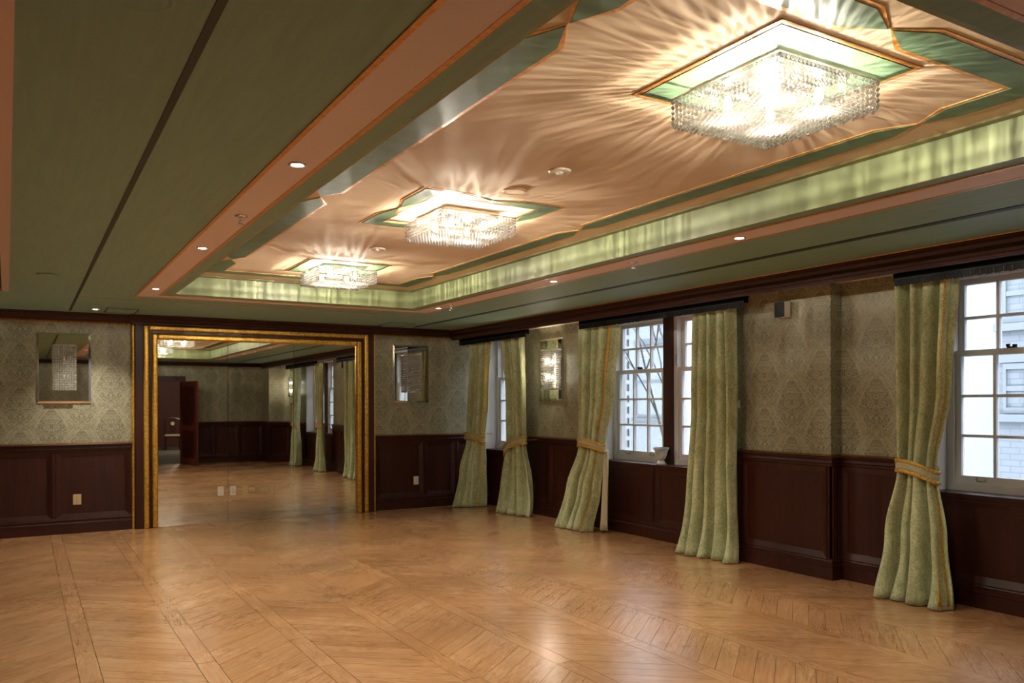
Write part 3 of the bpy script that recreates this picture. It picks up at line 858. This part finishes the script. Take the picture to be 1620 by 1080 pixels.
for i, (a, nm) in enumerate(((W1, 'dark sill of the corner window'), (W2, 'dark sill of the double window holding the urn'), (W3, 'dark sill of the window next to the pier'))):
    o = MB().box(XR - .035, XS + .15, a[0] - .0, a[1] + .0, SILL - .03, SILL).box(XR - .030, XR, a[0], a[1], SILL - .055, SILL - .03).build('trim_%d' % (6 + i), M['mahogany'])
    tag(o, nm, 'window sill', kind='structure')
    # painted reveals
    rv = MB()
    for y, s in ((a[0], 1), (a[1], -1)): rv.box(XR + .002, XS, y, y + s*.02, SILL, WTOP)
    rv.box(XR + .002, XS, a[0] + .02, a[1] - .02, WTOP - .02, WTOP)
    o2 = rv.build('trim_%d' % (9 + i), M['window_paint']); tag(o2, 'painted reveal lining ' + ('the corner window', 'the double window with the urn', 'the window next to the pier')[i], 'window reveal', kind='structure')
for i, (a, nm) in enumerate(((ym, 'dark wooden mullion post between the two sashes behind the urn'), (ym3, 'dark wooden mullion post of the window next to the pier'))):
    o = MB().box(XS - .06, XS + .14, a[0], a[1], SILL, WTOP - .02).build('trim_%d' % (12 + i), M['mahogany']); tag(o, nm, 'mullion', kind='structure')
# portals help sample the sky through the openings (they give no light of their own)
for a in (W1, W2, W3):
    ld = bpy.data.lights.new('window_portal', 'AREA'); ld.shape = 'RECTANGLE'; ld.size = a[1] - a[0]; ld.size_y = WTOP - SILL
    ld.cycles.is_portal = True
    lo = bpy.data.objects.new('window_portal', ld); C.objects.link(lo)
    lo.matrix_world = Matrix(((0, 0, 1, XO + .02), (1, 0, 0, (a[0] + a[1])/2), (0, 1, 0, (SILL + WTOP)/2), (0, 0, 0, 1)))

# ================================================================== CURTAINS
def lerp_keys(keys, z):
    keys = sorted(keys)
    if z <= keys[0][0]: return keys[0][1:]
    for a, b_ in zip(keys, keys[1:]):
        if z <= b_[0]:
            t = (z - a[0])/(b_[0] - a[0]); t = t*t*(3 - 2*t)
            return tuple(p + (q - p)*t for p, q in zip(a[1:], b_[1:]))
    return keys[-1][1:]
def curtain(label, keys, pleats, lead, seed, tie=None, braid=True, lining=None, xc=5.72, xk=((0, 0, 0), (3, 0, 0))):
    # keys: (z, y far edge, y near edge, fold depth); lead +1: near edge is the leading edge
    rr = random.Random(seed)
    ybase = sum(keys[0][1:3])/2
    rt = thing('curtain', label, 'curtain', (xc, ybase, 0))
    NS, NZ = 110, 46
    ph = rr.uniform(0, 6); k2 = pleats*0.5 + .3; p2 = rr.uniform(0, 6); p3 = rr.uniform(0, 6)
    def surf(s, z, off=0.0):
        yf, yn, am = lerp_keys(keys, z)
        low = max(0.0, 1 - z/.35)
        ss = s + .035*math.sin(2*PI*1.3*s + p3)*(1 - abs(2*s - 1))
        a = 2*PI*pleats*ss + ph + .35*math.sin(z*1.7 + p2)
        f = math.sin(a); f = math.copysign(abs(f)**.75, f)
        am *= 1.2
        x = -am*f - am*.45*math.sin(2*PI*k2*ss + p2 + z*.5) - low*low*.05*(.6 + .5*math.sin(a*.5 + 1)) - off
        y = yf + (yn - yf)*s + am*.35*math.sin(2*a)*.4*(1 - abs(2*s - 1)**4)
        y += low*low*.025*math.sin(a + 1.1)
        xf, xn = lerp_keys(xk, z)
        x += xf + (xn - xf)*s
        x += .006*mnoise.noise(Vector((s*6, z*5, seed)))
        zz = z
        if z < .04: zz = z + .012*max(0, math.sin(a*.5 + 2))
        return (x, y - ybase, zz)
    def sheet(s0, s1, n, off=0.0, z0=.006, z1=2.46, nz=NZ):
        mb = MB(); rows = []
        for j in range(nz + 1):
            z = z0 + (z1 - z0)*(j/nz)**1.0
            rows.append([surf(s0 + (s1 - s0)*i/n, z, off) for i in range(n + 1)])
        mb.loft(rows, closed=False, caps=False)
        return mb
    o = sheet(0, 1, NS).build('drape', M['velvet_green'], rt, smooth=True)
    sm = o.modifiers.new('s', 'SOLIDIFY'); sm.thickness = .007; sm.offset = 0
    if braid:
        s0, s1 = (.875, .925) if lead > 0 else (.075, .125)
        b = sheet(s0, s1, 8, .007, .03, 2.44).build('braid_trim', M['braid_gold'], rt, smooth=True, label='gold braid down the leading edge')
        sm = b.modifiers.new('s', 'SOLIDIFY'); sm.thickness = .004; sm.offset = 0
    if lining:
        yl, wl = lining
        mb = MB(); rows = []
        for j in range(12):
            z = .03 + j*.085
            q = 1 - j/11
            rows.append([(.04 + .03*math.sin(i*1.1), yl - ybase + wl*(.15 + .85*q)*i/8, z) for i in range(9)])
        mb.loft(rows, closed=False, caps=False)
        l = mb.build('lining', M['curtain_lining'], rt, smooth=True, label='cream lining showing at the edge')
        sm = l.modifiers.new('s', 'SOLIDIFY'); sm.thickness = .004; sm.offset = 0
    if tie:
        zt, rise, hh, dep = tie           # centre height, rise towards the wall side, band height, half depth
        yf, yn, am = lerp_keys(keys, zt)
        cy = (yf + yn)/2 - ybase; hw = abs(yf - yn)/2 + .025
        xf_, xn_ = lerp_keys(xk, zt); xo_ = (xf_ + xn_)/2; xsl_ = (xf_ - xn_)/2
        N = 40
        def band(z0, z1, off):
            rings = []
            for k in range(N):
                a = 2*PI*k/N
                y = cy + (hw + off)*math.cos(a); x = -.01 + xo_ + (xsl_*math.cos(a)) - (dep + off)*math.sin(a)
                # higher at the wall-hook end, away from the leading edge
                tpar = (y - cy)/hw if lead > 0 else -(y - cy)/hw
                zz = zt + rise*tpar - .018*math.cos(a*2)
                rings.append([(x, y, zz + z0), (x, y, zz + z1)])
            mb = MB(); n = N
            for r in rings: mb.v += r
            mb.f = [(2*k, 2*((k+1) % n), 2*((k+1) % n) + 1, 2*k + 1) for k in range(n)]
            return mb
        tb = band(-hh/2, hh/2, 0).build('tieback', M['braid_cream'], rt, smooth=True, label='cream and gold woven tieback')
        sm = tb.modifiers.new('s', 'SOLIDIFY'); sm.thickness = .006
        for z0, z1 in ((-hh/2 - .002, -hh/2 + .026), (hh/2 - .026, hh/2 + .002)):
            g = band(z0, z1, .006).build('gold_braid', M['braid_gold'], tb, smooth=True)
            sm = g.modifiers.new('s', 'SOLIDIFY'); sm.thickness = .005
        yh = cy + (.6*hw if lead > 0 else -.6*hw)
        MB().tube([(XR - xc - .005, yh, zt + rise*.6 + .02), (.03, yh, zt + rise*.6 + .02)], .006, 8).build('hook', M['dark_gold'], rt)
    return rt
curtain('tied green curtain in the far corner, its leading edge open to the blue daylight',
        [(0, 10.60, 10.46, .05), (.5, 10.62, 10.42, .045), (1.0, 10.66, 10.37, .03), (1.6, 10.70, 10.26, .035), (2.46, 10.72, 10.17, .04)], 4.5, 1, 11, (1.02, .02, .10, .095),
        xk=((0, -.34, .06), (.5, -.25, .03), (1.0, -.12, 0), (2.2, -.05, 0), (2.46, -.03, 0.02)))
curtain('tied green curtain on the lit sconce side of the corner window, wide gold tieback',
        [(0, 9.80, 9.13, .055), (.5, 9.78, 9.16, .05), (.95, 9.74, 9.24, .035), (1.6, 9.72, 9.27, .04), (2.46, 9.84, 9.29, .045)], 4, -1, 12, (.93, .10, .115, .085), braid=False, xk=((0, -.08, .06), (1, 0, 0)))
curtain('tied green curtain right of the lit sconce, pale lining showing at its foot',
        [(0, 8.25, 7.72, .06), (.5, 8.17, 7.60, .05), (1.02, 7.99, 7.53, .04), (1.6, 7.98, 7.38, .045), (2.46, 7.98, 7.25, .05)], 4.5, 1, 13, (1.02, .02, .10, .09), lining=(7.53, .16), xk=((0, -.1, -.04), (1, 0, 0)))
curtain('straight hanging green curtain without a tieback between double window and pier',
        [(0, 6.19, 5.49, .07), (.6, 6.14, 5.50, .055), (1.5, 6.07, 5.50, .045), (2.46, 6.04, 5.52, .045)], 4.5, -1, 14, None, braid=False, xk=((0, -.04, .03), (1, 0, 0)))
curtain('tied green curtain beside the pier with gold braid down its leading edge',
        [(0, 4.00, 3.42, .065), (.5, 3.93, 3.47, .05), (1.0, 3.83, 3.545, .035), (1.6, 3.845, 3.44, .035), (2.46, 3.86, 3.39, .04)], 4, 1, 15, (1.0, .035, .10, .09))
curtain('tied green curtain past the pier side window, seen only in the mirror',
        [(0, 2.05, 1.45, .06), (.5, 2.0, 1.5, .05), (1.0, 1.92, 1.6, .035), (1.6, 2.02, 1.58, .035), (2.46, 2.08, 1.58, .04)], 4, -1, 16, (1.0, .035, .10, .09), braid=False)

# ================================================================== PELMETS
def pelmet(y0, y1, label):
    x0 = 5.565
    rt = thing('pelmet', label, 'pelmet', (x0, (y0 + y1)/2, 2.40)); h = (y1 - y0)/2
    MB().box(0, .02, -h, h, 0, .115).build('front_board', M['black_velvet'], rt)
    for s in (-1, 1): MB().box(.02, .055, s*h, s*(h - .015), 0, .115).build('return', M['black_velvet'], rt)
    MB().box(-.006, 0, -h, h, .004, .016).build('braid', M['fringe_black'], rt)
    f = MB(); n = int(2*h/.011)
    for i in range(n):
        y = -h + .006 + i*.011
        a = R.uniform(-.002, .002); L = R.uniform(.036, .044)
        f.prism([(-.004 + a, y - .0035), (.004 + a, y - .0035), (.004 + a, y + .0035), (-.004 + a, y + .0035)], -L, .006)
    f.build('fringe', M['fringe_black'], rt, kind='stuff')
pelmet(8.98, 10.84, 'black fringed pelmet over the corner window')
pelmet(5.25, 7.80, 'black fringed pelmet over the double window with the urn')
pelmet(1.45, 3.78, 'black fringed pelmet over the window beside the pier')

# ================================================================== SMALL THINGS
rt = thing('wall_speaker', 'small black and cream box speaker high on the damask pier', 'speaker', (XP, 5.03, 2.325))
o = MB().box(-.095, -.02, -.055, .055, -.068, .068).build('cabinet', M['white_plastic'], rt)
o = MB().box(-.100, -.0952, -.054, .054, -.067, .067).build('grille', M['black_metal'], rt)
MB().box(-.02, 0, -.02, .02, -.03, .03).build('bracket', M['black_metal'], rt)
rt = thing('wall_switch', 'tiny white switch on the wallpaper between the straight curtain and the pier', 'switch', (XR, 5.735, 1.485))
MB().box(-.012, 0, -.022, .022, -.036, .036).build('cover_plate', M['white_plastic'], rt)
MB().box(-.018, -.012, -.008, .008, -.012, .012).build('rocker', M['white_plastic'], rt)
rt = thing('urn_vase', 'small mottled white urn with a flared rim on the dark sill', 'vase', (6.055, 6.93, SILL))
MB().lathe([(.001, 0), (.058, 0), (.060, .012), (.045, .022), (.030, .045)], n=28).build('foot', M['porcelain'], rt, smooth=True)
MB().lathe([(.001, .045), (.030, .0451), (.048, .07), (.062, .11), (.072, .15), (.088, .176), (.090, .186), (.082, .188), (.066, .155), (.05, .10), (.001, .07)], n=28).build('bowl', M['porcelain'], rt, smooth=True)

# ================================================================== DOORWAY AND HALL BEHIND THE CAMERA (seen in the mirror)
d1 = thing('door_1', 'open mahogany door with lever handle reflected in the mirror', 'door', (DX1, YN + .005, 0), math.radians(74), kind='structure')
MB().box(.02, .92, -.022, .022, .01, DH - .02).build('leaf', M['hall_panel'], d1)
for z0, z1 in ((.18, .85), (1.0, 1.95)):
    for s in (-1, 1): MB().box(.14, .80, s*.022, s*.030, z0, z1).build('raised_panel', M['chair_wood'], d1)
hd = MB().tube([(.85, -.022, 1.02), (.85, -.07, 1.02), (.74, -.07, 1.02)], .009).tube([(.85, .022, 1.02), (.85, .07, 1.02), (.74, .07, 1.02)], .009).build('lever_handle', M['chrome'], d1)
cs = thing('trim_14', 'dark door casing around the doorway reflected in the mirror', 'trim', kind='structure')
for a in ((DX0 - .12, DX0), (DX1, DX1 + .12)): MB().box(*a, YN - .02, YN + .035, 0, DH + .12).build('casing', M['mahogany'], cs)
MB().box(DX0, DX1, YN - .02, YN + .035, DH, DH + .12).build('casing', M['mahogany'], cs)
hf = MB().box(.4, 7.5, -9.6, YN - .1, -.1, 0).build('floor_hall', M['hall_carpet']); tag(hf, 'grey carpet in the hall beyond the reflected doorway', 'floor', kind='structure')
hw_ = MB().box(.4, 7.5, -9.7, -9.6, -.1, H).box(.3, .4, -9.6, YN - .1, -.1, H).box(7.5, 7.6, -9.6, YN - .1, -.1, H).build('wall_hall', M['hall_panel']); tag(hw_, 'dark red panelled hall wall beyond the reflected doorway', 'wall', kind='structure')
hc = MB().box(.3, 7.6, -9.7, YN - .1, H, H + .1).build('ceiling_hall', M['soffit_cream']); tag(hc, 'pale hall ceiling beyond the reflected doorway', 'ceiling', kind='structure')
hl = thing('hall_fill_light', 'added round ceiling lamp that lights the hall beyond the reflected doorway', 'ceiling light', (4.6, -6.2, H))  # invented fitting, put in only to light the hall
MB().lathe([(.001, 0), (.14, 0), (.14, -.03), (.10, -.06), (.001, -.07)], n=24).build('shade', M['white_plastic'], hl, smooth=True)
ld = bpy.data.lights.new('hall_fill_lamp', 'POINT'); ld.energy = 40; ld.color = (1, .85, .65); ld.shadow_soft_size = .1
lo = bpy.data.objects.new('lamp', ld); C.objects.link(lo); lo.parent = hl; lo.location = (0, 0, -.2)
ch = thing('side_chair', 'carved dark wooden side chair with cream seat in the reflected hall', 'chair', (4.25, -7.4, 0), math.radians(8))
MB().box(-.25, .25, -.23, .23, .42, .47).build('seat_rail', M['chair_wood'], ch)
o = MB().box(-.24, .24, -.22, .23, .47, .51).build('seat', M['chair_seat'], ch)
for sx in (-1, 1):
    MB().tube([(sx*.22, .20, .42), (sx*.22, .21, .2), (sx*.23, .22, 0)], [.024, .020, .017]).build('leg', M['chair_wood'], ch)
    MB().tube([(sx*.21, -.20, .42), (sx*.21, -.22, .2), (sx*.21, -.26, 0)], [.024, .022, .018]).build('leg', M['chair_wood'], ch)
    MB().tube([(sx*.21, -.20, .42), (sx*.23, -.23, .75), (sx*.25, -.28, 1.02)], [.022, .02, .018]).build('back_post', M['chair_wood'], ch)
MB().tube([(-.26, -.28, .99), (-.1, -.28, 1.05), (.1, -.28, 1.05), (.26, -.28, .99)], .025).build('crest_rail', M['chair_wood'], ch)
MB().box(-.08, .08, -.27, -.245, .5, 1.03).build('splat', M['chair_wood'], ch)
MB().lathe([(.001, -.006), (.06, -.006), (.06, .006), (.001, .006)], n=20).build('medallion', M['chair_seat'], ch).matrix_local = Matrix.Translation((0, -.235, .87)) @ Matrix.Rotation(PI/2, 4, 'X')

# ================================================================== OUTSIDE
GZ = -4.0
g = MB().box(6.6, 40, -20, 60, GZ - .2, GZ).build('ground_outside', M['paving']); tag(g, 'grey paved yard far below the windows', 'ground', kind='structure')
def facade_window(par, x, y0, y1, z0, z1):
    w_ = MB()
    w_.box(x - .02, x + .06, y0, y0 + .035, z0, z1).box(x - .02, x + .06, y1 - .035, y1, z0, z1)
    w_.box(x - .02, x + .06, y0 + .035, y1 - .035, z0, z0 + .07).box(x - .02, x + .06, y0 + .035, y1 - .035, z1 - .07, z1)
    w_.box(x - .015, x + .06, y0 + .035, y1 - .035, (z0 + z1)/2 - .03, (z0 + z1)/2 + .03)
    f_ = w_.build('window', M['stone_trim'], par)
    for a, b_ in ((z0 + .07, (z0 + z1)/2 - .03), ((z0 + z1)/2 + .03, z1 - .07)):
        MB().box(x + .03, x + .04, y0 + .035, y1 - .035, a, b_).build('pane', M['blue_glass'], f_)
    MB().box(x - .08, x + .05, y0 - .08, y1 + .08, z0 - .1, z0 - .01).build('window_ledge', M['stone_trim'], par)
    MB().box(x - .03, x + .05, y0 - .05, y1 + .05, z1 + .01, z1 + .14).build('lintel', M['stone_trim'], par)
bA = thing('white_building', 'white rendered building with blue panes opposite the double window', 'building', (13, 15, GZ))
MB().box(0, 6, -12, 14, 0, 9.5).build('wall', M['white_render'], bA)
for y in (14.55, 17.4, 20.2):
    for z in (1.15, 3.75, -1.9): facade_window(bA, -.01, y - 15, y + 1.25 - 15, z - GZ, z + 1.75 - GZ)
for k in range(26):
    MB().box(-.03, .02, 16.08 - 15, 16.13 - 15, k*.28 + 3.0, k*.28 + 3.17).build('wall_bracket', M['slot_dark'], bA)
bB = thing('brick_building', 'grey brick building with narrow windows, seen past the curtain by the pier', 'building', (10.2, 0, GZ))
MB().box(0, 2.4, -14, 5.56, 0, 9.0).build('wall', M['pale_brick'], bB)
for y in (5.18, 4.2, 3.0, 1.6, .2, -1.4):
    for z, h in ((1.36, .6), (2.45, .7), (-.6, .8)): facade_window(bB, -.01, y, y + .28, z - GZ, z + h - GZ)
# bare tree
tr = thing('bare_tree', 'leafless tree with thin branches in front of the white building', 'tree', (9.1, 9.6, GZ))
tb = MB()
tR = random.Random(5)
def grow(p, d, L, r, depth):
    pts = [p]; q = p; dd = d.copy()
    for i in range(4):
        dd = (dd + Vector((tR.uniform(-.18, .18), tR.uniform(-.18, .18), tR.uniform(-.05, .15)))).normalized()
        q = q + dd*L/4; pts.append(q)
    tb.tube(pts, [r*(1 - .12*i) for i in range(5)], 5)
    if depth == 0: return
    for k in range(3):
        a = tR.uniform(.3, .85); ax = Vector((tR.uniform(-1, 1), tR.uniform(-1, 1), tR.uniform(-.3, .3))).normalized()
        st = pts[tR.choice((2, 3, 4, 4))]
        grow(st, (Matrix.Rotation(a, 3, ax) @ dd).normalized(), L*tR.uniform(.55, .8), r*.55, depth - 1)
grow(Vector((0, 0, 0)), Vector((0, 0, 1)), 4.0, .045, 4)
tb.build('branches', M['bark'], tr, smooth=True)
